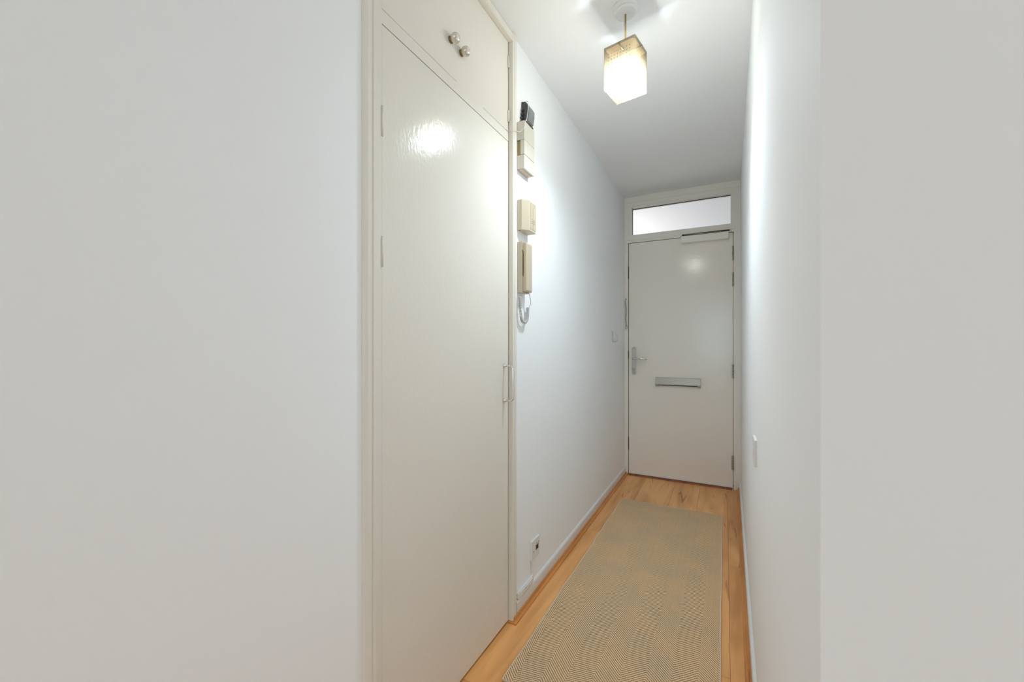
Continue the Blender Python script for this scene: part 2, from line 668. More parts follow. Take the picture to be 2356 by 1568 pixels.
for a, b_ in ((EZ0, EZ0 + 0.05), (EZ1 - 0.05, EZ1)):
    w.box((ROOM_RIGHT + 0.02, ROOM_RIGHT + 0.08), (EY0, EY1), (a, b_))
struct(w.build('window_added_side', M['white_gloss']), 'added white side window frame, unseen behind the camera', 'window')
WX0, WX1, WZ0, WZ1 = -0.72, 2.55, 0.38, 2.32  # unseen back opening, added for the fill light
w = B()
w.box((XL - WT, WX0), (ROOM_BACK - WT, ROOM_BACK), (-0.05, CEIL + 0.05))
w.box((WX1, ROOM_RIGHT + 0.1), (ROOM_BACK - WT, ROOM_BACK), (-0.05, CEIL + 0.05))
w.box((WX0, WX1), (ROOM_BACK - WT, ROOM_BACK), (-0.05, WZ0))
w.box((WX0, WX1), (ROOM_BACK - WT, ROOM_BACK), (WZ1, CEIL + 0.05))
struct(w.build('wall_back', M['wall']), 'back wall with an added window opening, behind the camera', 'wall')
w = B()
fw = 0.05
for a, b_ in ((WX0, WX0 + fw), (WX1 - fw, WX1), ((WX0 + WX1) / 2 - fw / 2, (WX0 + WX1) / 2 + fw / 2)):
    w.box((a, b_), (ROOM_BACK - 0.08, ROOM_BACK - 0.02), (WZ0, WZ1))
for a, b_ in ((WZ0, WZ0 + fw), (WZ1 - fw, WZ1)):
    w.box((WX0, WX1), (ROOM_BACK - 0.08, ROOM_BACK - 0.02), (a, b_))
struct(w.build('window_added_back', M['white_gloss']), 'added large white window frame, unseen behind the camera', 'window')
struct(B().box((XL - WT, ROOM_RIGHT + 0.1), (ROOM_BACK - 0.1, YE + 0.12), (CEIL, CEIL + 0.08)).build('ceiling', M['ceiling']), 'flat white ceiling above the hallway', 'ceiling')

# skirting boards and oak beading
SK = [(0, 0), (0.011, 0), (0.011, 0.058), (0.008, 0.064), (0.0, 0.068)]
struct(B().sweep([(XL, 1.541), (XL, YE - 0.001)], SK).build('baseboard_left', M['white_gloss']), 'low white skirting board between cupboard and front door', 'skirting board')
SKR = [(0, 0), (0.011, 0), (0.011, 0.064), (0.008, 0.069), (0.0, 0.072)]
struct(B().sweep([(xr(YE), YE - 0.001), (xr(CORNER_Y), CORNER_Y)], SKR).build('baseboard_right', M['white_gloss']), 'low white skirting board along the wall opposite the cupboard', 'skirting board')
struct(B().sweep([(xr(CORNER_Y) + 0.02, CORNER_Y), (ROOM_RIGHT, CORNER_Y)], [(-a, b) for a, b in SKR] and SKR).build('baseboard_front', M['white_gloss']), 'white skirting board of the wall nearest the camera', 'skirting board')
QD = [(0, 0), (0.016, 0), (0.0166, 0.0015), (0.0166, 0.0062), (0.0140, 0.0066), (0.0100, 0.0090), (0.0070, 0.0135), (0.0060, 0.0180), (0.0075, 0.0186), (0.0075, 0.0222), (0, 0.0222)]
struct(B().sweep([(-0.7905, 1.512), (XL + 0.0112, 1.512), (XL + 0.0112, YE - 0.003)], QD).build('trim_1', M['beading']), 'orange oak beading along the foot of the cupboard-side skirting', 'beading')
QR = [(a * 1.1, b) for a, b in QD]
struct(B().sweep([(xr(YE) - 0.0112, YE - 0.003), (xr(CORNER_Y + 0.0) - 0.0112, CORNER_Y)], QR).build('trim_2', M['beading']), 'orange oak beading along the wall opposite the cupboard', 'beading')

# ------------------------------------------------------------------ built-in cupboard
DX = -0.790                                   # face of the cupboard doors
cup = empty('built_in_cupboard', (DX, 1.13, 0.0), 'tall cream gloss-painted built-in cupboard with two door levels', 'cupboard')
FP0, FP1 = 0.716, 0.755                       # outer and inner edge of the near architrave
prof = [(-0.012, 0.0), (-0.0, 0.0), (0.004, 0.0), (0.0085, 0.003), (0.0115, 0.010), (0.0115, 0.022), (0.0085, 0.0245), (0.0085, 0.0265), (0.0115, 0.029), (0.0115, 0.037), (0.009, 0.039), (-0.018, 0.039)]
fr = B()
o_near = [(XL + a, FP0 + b) for a, b in prof]
fr.prism([(x, y) for x, y in o_near if True], 'z', 0.0, 2.428)
o_far = [(XL + a, 1.541 - b) for a, b in prof]
fr.prism(o_far, 'z', 0.0, 2.428)
fr.prism([(XL + a, 2.4295 - b * 0.95) for a, b in prof], 'y', FP0 + 0.039, 1.541 - 0.039)
fr.build('architrave', M['gloss_cream'], cup)
DY0, DY1 = 0.757, 1.500
# fixed lining strip along the near side and the rail between the doors, flush with the doors
ln = B()
ln.box((DX - 0.018, DX), (DY0 - 0.002, 0.7935), (0.006, 2.391))
ln.box((DX - 0.018, DX), (0.7935, DY1), (1.9835, 2.0205))
ln.box((DX - 0.018, DX + 0.00015), (1.128, 1.300), (2.0190, 2.0245))      # old paint bridging the upper joint
ln.build('frame_rail', M['gloss_cream'], cup)
B().box((DX - 0.022, DX - 0.019), (DY0 - 0.0005, DY1 + 0.004), (0.0, 2.40)).build('gap_shade_panel', M['dark'], cup)  # dark sheet painted as the shade inside the door gaps
low = B().box((DX - 0.018, DX), (0.7937, DY1 - 0.003), (0.0105, 1.981), 0.0007, 1).build('lower_door', M['gloss_cream'], cup)
up = B().box((DX - 0.018, DX), (0.7937, DY1 - 0.003), (2.0222, 2.391), 0.0007, 1).build('upper_door', M['gloss_cream'], cup)
# D-shaped chrome pull handle
hy, ha, hb, hx = 1.463, 0.920, 1.060, 0.041
path = [(DX, hy, ha)]
rc = 0.014
for k in range(7):
    a = math.pi / 2 * k / 6
    path.append((DX + hx - rc + rc * math.sin(a), hy, ha + rc - rc * math.cos(a)))
for k in range(7):
    a = math.pi / 2 * k / 6
    path.append((DX + hx - rc + rc * math.cos(a), hy, hb - rc + rc * math.sin(a)))
path.append((DX, hy, hb))
h = B().tube(path, 0.0042, 14)
for z in (ha, hb):
    h.lathe([(0.0, 0.0085), (0.003, 0.0085), (0.006, 0.0065), (0.010, 0.0045)], (DX, hy, z), (1, 0, 0), 20)
tag(h.build('pull_handle', M['chrome'], low), 'chrome D-shaped pull handle')
for (ky, kz) in ((1.096, 2.138), (1.157, 2.133)):
    k = B().lathe([(0.0, 0.0070), (0.005, 0.0070), (0.0070, 0.0100), (0.0110, 0.0140), (0.0165, 0.0162), (0.0220, 0.0162), (0.0270, 0.0142), (0.0305, 0.0108), (0.0320, 0.0082), (0.0314, 0.0060), (0.0326, 0.0035), (0.0330, 0.0)], (DX, ky, kz), (1, 0, 0), 36)
    ko = k.build('knob', M['nickel'], up)
    tag(ko, 'round nickel knob')
    tag(B().lathe([(0.0, 0.0112), (0.003, 0.0112), (0.005, 0.0100), (0.0065, 0.0085)], (DX, ky, kz), (1, 0, 0), 28).build('knob_collar', M['brass_dull'], ko), 'dark brass collar')
for z0, z1 in ((2.286, 2.330), (2.062, 2.108)):
    B().tube([(DX + 0.0035, DY1 - 0.004, z0), (DX + 0.0035, DY1 - 0.004, z1)], 0.0042, 10).build('hinge', M['gloss_cream'], up)
for z0, z1 in ((1.690, 1.770), (1.35, 1.43)):
    B().tube([(DX + 0.0008, 0.7945, z0), (DX + 0.0008, 0.7945, z1)], 0.0026, 10).build('hinge', M['gloss_cream'], low)
B().box((DX - 0.3, DX - 0.023), (DY0, DY1), (0.0, 2.4)).build('carcass', M['cabinet_inside'], cup)

# ------------------------------------------------------------------ front door, its frame and the fanlight
FX0, FX1 = XL + 0.0005, xr(YE) - 0.0005
LX0, LX1 = -0.743, 0.058
fr = B()
fr.box((FX0, LX0 - 0.006), (YE, YE + 0.11), (0.0, CEIL))
fr.box((LX1 + 0.006, FX1), (YE, YE + 0.11), (0.0, CEIL))
fr.box((LX0 - 0.007, LX1 + 0.007), (YE + 0.0006, YE + 0.11), (2.345, CEIL))
fr.box((LX0 - 0.007, LX1 + 0.007), (YE + 0.0006, YE + 0.11), (2.030, 2.094))
fr.box((FX0, FX1), (YE - 0.006, YE), (2.379, CEIL - 0.001), 0.002)            # outer head strip
fr.box((FX0, FX0 + 0.009), (YE - 0.007, YE), (0.068, CEIL - 0.052), 0.0015)     # cover strip by the left wall
fr.box((LX0 - 0.028, LX1 + 0.020), (YE - 0.004, YE + 0.001), (2.049, 2.096), 0.0015)   # transom rail
fr.box((LX0 - 0.007, LX0 + 0.023), (YE + 0.002, YE + 0.05), (2.093, 2.349), 0.001)     # glazing stops
fr.box((LX1 - 0.015, LX1 + 0.007), (YE + 0.002, YE + 0.05), (2.093, 2.349), 0.001)
fr.box((LX0 + 0.0225, LX1 - 0.0145), (YE + 0.0024, YE + 0.05), (2.335, 2.347), 0.001)
fr.box((LX0 - 0.01, LX0 + 0.012), (YE + 0.056, YE + 0.10), (0.02, 2.03))      # rebates behind the leaf
fr.box((LX1 - 0.012, LX1 + 0.01), (YE + 0.056, YE + 0.10), (0.02, 2.03))
fr.box((LX0, LX1), (YE + 0.056, YE + 0.10), (2.012, 2.032))
struct(fr.build('trim_3', M['frame_door']), 'cream painted frame around the front door and fanlight', 'door frame')

wn = struct(B().box((LX0 + 0.006, LX1 + 0.002), (YE + 0.052, YE + 0.057), (2.090, 2.346)).build('window_1', M['glass']), 'long narrow clear fanlight pane above the front door', 'window')
gs = B()  # dark strips painted as the shade at the bead's edge
gs.box((LX0 + 0.0232, LX0 + 0.0262), (YE + 0.046, YE + 0.0515), (2.094, 2.335))
gs.box((LX0 + 0.023, LX1 - 0.016), (YE + 0.046, YE + 0.0515), (2.3315, 2.3348))
tag(gs.build('bead_shade', M['dark'], wn), 'dark strips painted as shade along the glazing bead')

door = struct(empty('door_1', ((LX0 + LX1) / 2, YE + 0.01, 0.0)), 'pale cream flush front door with letter plate and lever handle', 'front door')
DF = YE + 0.003
B().box((LX0, LX1), (DF, DF + 0.045), (0.024, 2.0255), 0.0015).build('leaf', M['gloss_door'], door)
# lever handle on a long back plate
px, pz0, pz1, pw = -0.6985, 0.880, 1.119, 0.0155
pts = []
for k in range(13):
    a = math.pi * k / 12
    pts.append((px + pw * math.cos(a), pz1 - pw + pw * math.sin(a)))
for k in range(13):
    a = math.pi + math.pi * k / 12
    pts.append((px + pw * math.cos(a), pz0 + pw + pw * math.sin(a)))
hp = B().prism(pts, 'y', DF - 0.009, DF, 0.0015).build('handle_plate', M['satin'], door)
lv = B().lathe([(0, 0.0095), (0.012, 0.0095), (0.014, 0.008), (0.040, 0.008)], (px, DF - 0.009, 1.020), (0, -1, 0), 20)
lp = [(px, DF - 0.046, 1.020)]
for k in range(1, 13):
    s = k / 12
    lp.append((px + 0.112 * s, DF - 0.046 - 0.010 * math.sin(math.pi * s), 1.020 - 0.006 * s * s))
lv.tube(lp, [0.0085] + [0.0085 - 0.0018 * k / 12 for k in range(1, 12)] + [0.0045], 14, flat=1.1)
tag(lv.build('lever', M['chrome'], hp), 'shiny lever')
cl = B().lathe([(0, 0.0115), (0.012, 0.0115), (0.014, 0.010), (0.014, 0.0)], (px - 0.004, DF - 0.009, 0.930), (0, -1, 0), 24)
cl.box((px - 0.008, px + 0.008), (DF - 0.020, DF - 0.009), (0.908, 0.930), 0.003)
cl.build('lock_cylinder', M['satin'], hp)
B().box((px - 0.0012, px + 0.0012), (DF - 0.0242, DF - 0.0225), (0.923, 0.937)).build('keyhole', M['dark'], hp)
for z in (1.104, 0.895):
    B().lathe([(0, 0.0048), (0.0012, 0.0048), (0.0022, 0.003), (0.0022, 0)], (px, DF - 0.009, z), (0, -1, 0), 16).build('screw', M['steel'], hp)
# letter plate: sloping hood with a dark slot below it
lx0, lx1 = -0.519, -0.172
lh = B().prism([(DF, 0.864), (DF - 0.010, 0.862), (DF - 0.030, 0.812), (DF - 0.030, 0.804), (DF - 0.026, 0.804), (DF - 0.008, 0.850), (DF, 0.850)], 'x', lx0, lx1, 0.001)
letter = lh.build('letter_plate', M['pewter'], door)
tag(letter, 'grey metal letter plate hood')
lb = B()
for a, b_ in ((lx0, lx0 + 0.022), (lx1 - 0.022, lx1)):
    lb.prism([(DF, 0.850), (DF - 0.012, 0.850), (DF - 0.028, 0.810), (DF - 0.026, 0.794), (DF - 0.012, 0.788), (DF, 0.788)], 'x', a, b_, 0.001)
lb.build('bracket', M['pewter'], letter)
B().box((lx0 + 0.022, lx1 - 0.022), (DF - 0.006, DF), (0.796, 0.852)).build('slot_strip', M['dark'], letter)  # dark strip on the door behind the hood
# overhead door closer
cz0, cz1 = 1.973, 2.027
cb = B().box((-0.3175, 0.0285), (DF - 0.050, DF - 0.001), (cz0, cz1), 0.004, 3).build('door_closer', M['frame_door'], door)
ca = B()
ca.box((-0.316, 0.035), (YE - 0.022, YE - 0.006), (2.047, 2.056), 0.002)
ca.box((-0.320, -0.308), (YE - 0.030, YE - 0.006), (2.036, 2.058), 0.002)
ca.build('closer_track', M['frame_door'], cb)
arm = B()
arm.tube([(-0.300, YE - 0.020, 2.043), (-0.18, YE - 0.032, 2.036), (-0.03, YE - 0.034, 2.034)], 0.0042, 8)
arm.lathe([(0, 0.009), (0.012, 0.009)], (-0.03, YE - 0.034, 2.024), (0, 0, 1), 16)
tag(arm.build('closer_arm', M['steel'], cb), 'dull metal arm')
B().box((-0.31, 0.035), (YE - 0.012, YE - 0.001), (2.0405, 2.0465)).build('closer_gap_shade', M['dark'], cb)  # dark strip painted as shade in the gap below the track
# four hinges on the closing edge by the right-hand wall
for z0, z1 in ((1.810, 1.919), (1.605, 1.713), (0.880, 0.988), (0.157, 0.267)):
    hx_ = LX1 + 0.002
    d = (z1 - z0) / 5
    hg = B()
    for k in range(5):
        a, b_ = z0 + k * d + 0.0012, z0 + (k + 1) * d - 0.0012
        hg.lathe([(0, 0.0052), (0.001, 0.0062), (b_ - a - 0.001, 0.0062), (b_ - a, 0.0052)], (hx_, DF - 0.0055, a), (0, 0, 1), 16)
    hg.lathe([(0, 0.003), (0.004, 0.004), (0.007, 0.002)], (hx_, DF - 0.0055, z0 - 0.006), (0, 0, 1), 12)
    ho = hg.build('hinge', M['steel'], door)
    B().box((hx_ - 0.012, hx_ + 0.012), (DF - 0.0022, DF - 0.0003), (z0, z1)).build('hinge_leaf', M['satin'], ho)
# lock keeps let into the opposite edge
for z0, z1 in ((1.718, 1.825), (1.020, 1.086), (0.221, 0.330)):
    B().box((LX0 - 0.0065, LX0 + 0.0005), (DF - 0.0045, DF + 0.012), (z0, z1)).build('lock_keep', M['brown'], door)
B().box((LX0 + 0.001, LX1 - 0.001), (DF - 0.008, DF), (0.016, 0.0245), 0.001).build('weather_bar', M['white_gloss'], door)
struct(B().prism([(YE - 0.016, 0.0), (YE + 0.06, 0.0), (YE + 0.06, 0.015), (YE - 0.004, 0.015), (YE - 0.012, 0.009)], 'x', FX0 + 0.027, FX1 - 0.058).build('trim_4', M['dark_wood']), 'reddish brown wooden threshold strip under the front door', 'threshold')

# the stair landing that shows through the fanlight
struct(B().box((-2.4, 1.6), (5.15, 5.25), (-0.05, 3.05)).build('wall_landing', M['wall']), 'white landing wall seen through the fanlight', 'wall')
struct(B().box((-2.4, 1.6), (YE + 0.125, 5.25), (2.95, 3.05)).build('ceiling_landing', M['ceiling']), 'landing ceiling beyond the front door', 'ceiling')
struct(B().box((-2.4, 1.6), (YE + 0.125, 5.25), (-0.1, 0.0)).build('floor_landing', M['ceiling']), 'pale landing floor beyond the front door', 'floor')
struct(B().box((-2.5, -2.4), (YE + 0.125, 5.25), (-0.1, 3.05)).build('wall_landing_left', M['wall']), 'landing side wall on the cupboard side', 'wall')
struct(B().box((1.6, 1.7), (YE + 0.125, 5.25), (-0.1, 3.05)).build('wall_landing_right', M['wall']), 'landing side wall opposite the cupboard side', 'wall')
w = B()
w.box((-2.4, XL - WT), (YE + 0.11, YE + 0.125), (-0.05, 3.05))
w.box((xr(YE) + WT - 0.001, 1.6), (YE + 0.11, YE + 0.125), (-0.05, 3.05))
w.box((XL - WT, xr(YE) + WT), (YE + 0.1205, YE + 0.1245), (CEIL + 0.0, 3.05))
struct(w.build('wall_landing_front', M['wall']), 'landing face of the front door wall', 'wall')

# ------------------------------------------------------------------ pendant lamp
LPX, LPY = -0.334, 1.592
ZT, ZB, S = 2.265, 2.108, 0.122
LROT = R(34.3 + 45)
lamp = empty('pendant_light', (LPX, LPY, CEIL), 'lit cream dotted box pendant light hanging on a brass rod', 'ceiling light')
rose = B().lathe([(0, 0.047), (0.006, 0.047), (0.008, 0.0455), (0.0155, 0.0445), (0.0165, 0.0405), (0.0185, 0.0405), (0.0195, 0.0425), (0.0245, 0.0415), (0.0275, 0.037), (0.0285, 0.0)], (LPX, LPY, CEIL), (0, 0, -1), 48)
rose.build('ceiling_rose', M['white_plastic'], lamp)
rot = Matrix.Rotation(LROT, 3, 'Z')


def lam(x, y, z):
    v = rot @ Vector((x, y, 0))
    return (LPX + v.x, LPY + v.y, z)


rd = B().tube([(LPX, LPY, CEIL - 0.0285), (LPX, LPY, ZT - 0.006)], 0.0036, 14)
tag(rd.build('rod', M['brass'], lamp), 'thin brass rod')
br = B().tube([lam(-S / 2 - 0.001, 0, ZT - 0.009), lam(S / 2 + 0.001, 0, ZT - 0.009)], 0.0022, 10)
br.tube([lam(0, -S / 2 - 0.001, ZT - 0.009), lam(0, S / 2 + 0.001, ZT - 0.009)], 0.0022, 10)
br.build('cross_bar', M['brass'], lamp)
for x, y in ((S / 2, 0), (-S / 2, 0), (0, S / 2), (0, -S / 2)):
    d = rot @ Vector((x, y, 0)).normalized()
    B().lathe([(0, 0.0034), (0.003, 0.0034), (0.0045, 0.002), (0.0045, 0)], lam(x * 1.005, y * 1.005, ZT - 0.009), d, 14).build('screw', M['brass_dull'], lamp)
B().lathe([(0, 0.006), (0.003, 0.012), (0.030, 0.0135), (0.032, 0.011)], (LPX, LPY, ZT - 0.007), (0, 0, -1), 36).build('lamp_holder', M['white_plastic'], lamp)
gp = []
for q, (sx_, sy_) in enumerate(((1, 1), (-1, 1), (-1, -1), (1, -1))):
    for k in range(7):
        a = q * math.pi / 2 + math.pi / 2 * k / 6
        gp.append(lam(sx_ * 0.0420 + 0.0145 * math.cos(a), sy_ * 0.0420 + 0.0145 * math.sin(a), 0)[:2])
B().prism(gp, 'z', ZT - 0.0050, ZT - 0.0035).build('light_block_plate', M['blocker'], lamp)  # hidden plate added to hold back lamp light going up
bo = tag(B().lathe([(0.005, 0.0258), (0.012, 0.0290), (0.026, 0.0325), (0.040, 0.0325), (0.052, 0.0295), (0.062, 0.0235), (0.069, 0.0135), (0.0715, 0.0)], (LPX, LPY, ZT - 0.075), (0, 0, -1), 28).build('bulb', M['bulb'], lamp), 'glowing white bulb')
B().lathe([(0, 0.011), (0.010, 0.0125), (0.024, 0.018), (0.0385, 0.0258), (0.0400, 0.0240)], (LPX, LPY, ZT - 0.0415), (0, 0, -1), 28).build('bulb_base', M['white_plastic'], bo)  # opaque housing added and shaped to cut the bulb's upward light
# square open-ended shade, four thin walls with rounded corners
bm = bmesh.new()
uvl = bm.loops.layers.uv.new('dots')
hs, th, rc = S / 2, 0.0022, 0.004


def ring(half, r, z):
    out = []
    for q in range(4):
        a0 = q * math.pi / 2
        cx = (half - r) * (1 if q in (0, 3) else -1)
        cyy = (half - r) * (1 if q in (0, 1) else -1)
        for k in range(5):
            a = a0 + math.pi / 2 * k / 4
            out.append((cx + r * math.cos(a), cyy + r * math.sin(a), z))
    return out


def perim(half, r, i):
    return i


for half, r, flip in ((hs, rc, False), (hs - th, rc - th * 0.8, True)):
    top, bot = ring(half, r, ZT), ring(half, r, ZB)
    n = len(top)
    vt = [bm.verts.new((*lam(p[0], p[1], p[2])[:2], p[2])) for p in top]
    vb = [bm.verts.new((*lam(p[0], p[1], p[2])[:2], p[2])) for p in bot]
    if not flip:
        outer = (vt, vb)
    for i in range(n):
        j = (i + 1) % n
        q = (vt[i], vb[i], vb[j], vt[j]) if not flip else (vt[i], vt[j], vb[j], vb[i])
        f = bm.faces.new(q)
        mid = ((top[i][0] + top[j][0]) / 2, (top[i][1] + top[j][1]) / 2)
        for lpp in f.loops:
            v = lpp.vert
            src = top if v in vt else bot
            idx = vt.index(v) if v in vt else vb.index(v)
            p = src[idx]
            along = p[1] if abs(mid[0]) > abs(mid[1]) else p[0]
            ok = (i % 5) == 4
            lpp[uvl].uv = ((along / 0.0118 + 5.0) if ok and not flip else -1.0, ((p[2] - ZB) / 0.0121 + 0.0) if ok and not flip else -1.0)
    inner = (vt, vb)
for k, z in ((0, ZT), (1, ZB)):
    for i in range(n):
        j = (i + 1) % n
        f = bm.faces.new((outer[k][i], outer[k][j], inner[k][j], inner[k][i]))
        for lpp in f.loops:
            lpp[uvl].uv = (-1, -1)
bmesh.ops.recalc_face_normals(bm, faces=bm.faces)
me = bpy.data.meshes.new('lamp_shade')
for v in bm.verts:
    v.co -= lamp.location
bm.to_mesh(me)
bm.free()
me.materials.append(M['shade'])
so = bpy.data.objects.new('lamp_shade', me)
col.objects.link(so)
so.parent = lamp
tag(so, 'cream translucent square shade with rows of dots')

# ------------------------------------------------------------------ devices on the left wall
# ivory three-section unit
un = empty('wall_unit', (XL, 1.614, 1.99), 'tall ivory three-section wall unit below the black meter box', 'electrical box')
ux, ua, ub = -0.746, 1.560, 1.665
B().box((XL + 0.0005, ux), (ua, ub), (2.011, 2.090), 0.0015).build('top_cover', M['pale_plastic'], un)
mid = B().box((XL + 0.016, ux + 0.0004), (ua, ub), (1.9485, 2.0095), 0.0015).build('middle_cover', M['pale_plastic'], un)
tag(B().box((XL + 0.0005, XL + 0.0155), (ua + 0.004, ub - 0.004), (1.950, 2.008)).build('backing_board', M['tan'], un), 'bare tan backing seen in the side gap')
B().box((XL + 0.0005, ux), (ua, ub), (1.889, 1.947), 0.0015).build('bottom_cover', M['pale_plastic'], un)
cn = B().box((XL + 0.003, ux - 0.010), (ua + 0.006, ub - 0.012), (1.886, 1.8895))
cn.build('cable_entry', M['cream_plastic'], un)
B().lathe([(0, 0.003), (0.0015, 0.003), (0.0015, 0)], (ux - 0.008, ub - 0.014, 1.889), (0, 0, -1), 12).build('screw', M['satin'], un)

# dark meter box with a smoky cover
bk = empty('meter_box', (XL, 1.64, 2.14), 'small black and smoky grey meter box near the ceiling', 'electrical box')
B().prism([(XL + 0.0005, 2.094), (-0.768, 2.094), (-0.757, 2.140), (-0.752, 2.176), (-0.754, 2.186), (-0.762, 2.194), (XL + 0.0005, 2.197)], 'y', 1.602, 1.672, 0.002).build('case', M['black_plastic'], bk)
B().prism([(-0.764, 2.110), (-0.7525, 2.118), (-0.7475, 2.150), (-0.7475, 2.172), (-0.751, 2.180), (-0.764, 2.182)], 'y', 1.612, 1.671, 0.003).build('front_cover', M['smoke_plastic'], bk)
B().box((-0.7665, -0.7585), (1.607, 1.640), (2.0925, 2.112), 0.001).build('terminal_block', M['brown'], bk)
B().lathe([(0, 0.0085), (0.026, 0.0085), (0.028, 0.006), (0.028, 0)], (-0.7605, 1.641, 2.104), (0, 1, 0), 18).build('terminal_cap', M['black_plastic'], bk)
fl = B()
for q in range(4):
    fl.box((-0.7785 + 0.0012 * q, -0.7725 + 0.0012 * q), (1.583 + 0.003 * q, 1.600), (2.098 + 0.018 * q, 2.110 + 0.018 * q), 0.002, 2, Matrix.Rotation(R(25 - 14 * q), 3, 'X'))
fl.build('side_terminal', M['black_plastic'], bk)

# white cable: along the cupboard rail, round the frame, up and across the meter box
pts = [(DX + 0.0022, 1.478, 2.0225), (DX + 0.002, 1.492, 2.0225), (DX + 0.0045, 1.4965, 2.0228), (XL + 0.011, 1.4985, 2.023), (XL + 0.0138, 1.503, 2.024), (XL + 0.0138, 1.520, 2.029), (XL + 0.0138, 1.538, 2.036),
       (XL + 0.0155, 1.548, 2.039), (-0.7585, 1.5545, 2.043), (-0.745, 1.5575, 2.058), (-0.7425, 1.560, 2.073), (-0.7415, 1.565, 2.088), (-0.7425, 1.578, 2.0965), (-0.7500, 1.592, 2.104), (-0.7510, 1.5985, 2.122), (-0.7475, 1.600, 2.150), (-0.7460, 1.601, 2.174), (-0.750, 1.603, 2.192), (-0.760, 1.612, 2.1985)]


def smooth_path(p, n=6):
    P = [Vector(q) for q in p]
    out = []
    for i in range(len(P) - 1):
        a, b, c, d = P[max(i - 1, 0)], P[i], P[i + 1], P[min(i + 2, len(P) - 1)]
        for k in range(n):
            t_ = k / n
            out.append(0.5 * ((2 * b) + (c - a) * t_ + (2 * a - 5 * b + 4 * c - d) * t_ ** 2 + (3 * b - a - 3 * c + d) * t_ ** 3))
    out.append(P[-1])
    return out


tag(B().tube(smooth_path(pts), 0.0014, 8).build('cable', M['white_plastic']), 'thin white cable bent around the cupboard frame up to the meter box', 'cable')

# door chime
ch = empty('door_chime', (XL, 1.613, 1.70), 'square cream chime box with ribbed grille above the entry phone', 'door chime')
B().prism([(XL + 0.0005, 1.560), (-0.7585, 1.560), (-0.7345, 1.586), (-0.7345, 1.652), (-0.739, 1.660), (XL + 0.0005, 1.662)], 'z', 1.631, 1.760, 0.0015).build('case', M['cream_plastic'], ch)
gr = B()
for k in range(5):
    y = 1.598 + k * 0.0115
    gr.box((-0.7352, -0.7330), (y, y + 0.0085), (1.640, 1.752), 0.0008)
for z in (1.668, 1.676, 1.684):
    gr.box((-0.7335, -0.7318), (1.603, 1.640), (z, z + 0.003), 0.0005)
gr.build('grille', M['cream_plastic'], ch)
B().lathe([(0, 0.003), (0.002, 0.003), (0.002, 0)], (XL + 0.0105, 1.564, 1.6318), (0, 0, -1), 12).build('fixing_screw', M['dark'], ch)

# entry phone
ph = empty('entry_phone', (XL, 1.595, 1.47), 'cream wall entry phone with handset and curly grey cord', 'telephone')
B().box((XL + 0.0005, -0.7575), (1.562, 1.634), (1.366, 1.582), 0.002).build('base', M['cream_plastic'], ph)
hsb = B()
hsb.prism([(-0.7565, 1.372), (-0.7435, 1.370), (-0.7405, 1.376), (-0.7405, 1.572), (-0.7435, 1.578), (-0.7565, 1.578), (-0.7565, 1.545), (-0.7535, 1.532), (-0.7528, 1.470), (-0.7535, 1.445), (-0.7565, 1.432)], 'y', 1.568, 1.628, 0.0014)
hand = hsb.build('handset', M['cream_plastic'], ph)
tag(B().box((-0.7573, -0.7533), (1.566, 1.62), (1.437, 1.533)).build('grip_gap_shade', M['recess'], ph), 'brown strip painted as shade in the grip gap')
B().box((-0.7575, -0.7560), (1.5655, 1.5675), (1.536, 1.546)).build('hook_switch', M['dark'], ph)
# curly cord: straight leads at both ends, a coil hanging between them
axis = []
CX_ = -0.765
ctrl = [(CX_, 1.558, 1.345), (CX_, 1.5585, 1.325), (CX_, 1.560, 1.298), (CX_, 1.565, 1.272), (CX_, 1.575, 1.252), (CX_, 1.592, 1.242), (CX_, 1.612, 1.243), (CX_, 1.627, 1.256), (CX_, 1.634, 1.275), (CX_, 1.636, 1.292), (CX_, 1.637, 1.307)]
axis = smooth_path(ctrl, 40)
coil = []
turns = 46
for i, p in enumerate(axis):
    d = (axis[min(i + 1, len(axis) - 1)] - axis[max(i - 1, 0)]).normalized()
    u = Vector((1, 0, 0))
    w_ = d.cross(u)
    a = 2 * math.pi * turns * i / (len(axis) - 1)
    coil.append(p + u * (0.0056 * math.cos(a)) + w_ * (0.0056 * math.sin(a)))
lead1 = smooth_path([(-0.766, 1.573, 1.368), (-0.766, 1.573, 1.358), (CX_ + 0.003, 1.570, 1.348), coil[0]], 5)
lead2 = smooth_path([coil[-1], (CX_ + 0.003, 1.648, 1.314), (CX_ + 0.006, 1.652, 1.324), (CX_ + 0.012, 1.640, 1.338), (CX_ + 0.016, 1.622, 1.356), (-0.749, 1.612, 1.373)], 6)
cd = B().tube(lead1[:-1] + coil + lead2[1:], 0.0016, 6)
tag(cd.build('curly_cord', M['grey_cord'], hand), 'grey coiled cord')

# telephone socket plate low on the wall
ps = empty('phone_socket', (XL, 1.737, 0.207), 'white square telephone socket plate low on the wall', 'socket')
B().prism([(XL + 0.0003, 1.692), (-0.7735, 1.692), (-0.7715, 1.695), (-0.7715, 1.779), (-0.7735, 1.782), (XL + 0.0003, 1.782)], 'z', 0.165, 0.250, 0.0008).build('plate', M['white_plastic'], ps)
jk = B()
jk.box((-0.7718, -0.7702), (1.736, 1.765), (0.197, 0.199))
jk.box((-0.7718, -0.7702), (1.736, 1.765), (0.217, 0.219))
jk.box((-0.7718, -0.7702), (1.736, 1.739), (0.197, 0.219))
jk.box((-0.7718, -0.7702), (1.762, 1.765), (0.197, 0.219))
tag(jk.build('jack_surround', M['brass'], ps), 'yellow jack surround')
B().box((-0.7717, -0.7708), (1.739, 1.762), (0.199, 0.217)).build('jack_opening', M['dark'], ps)
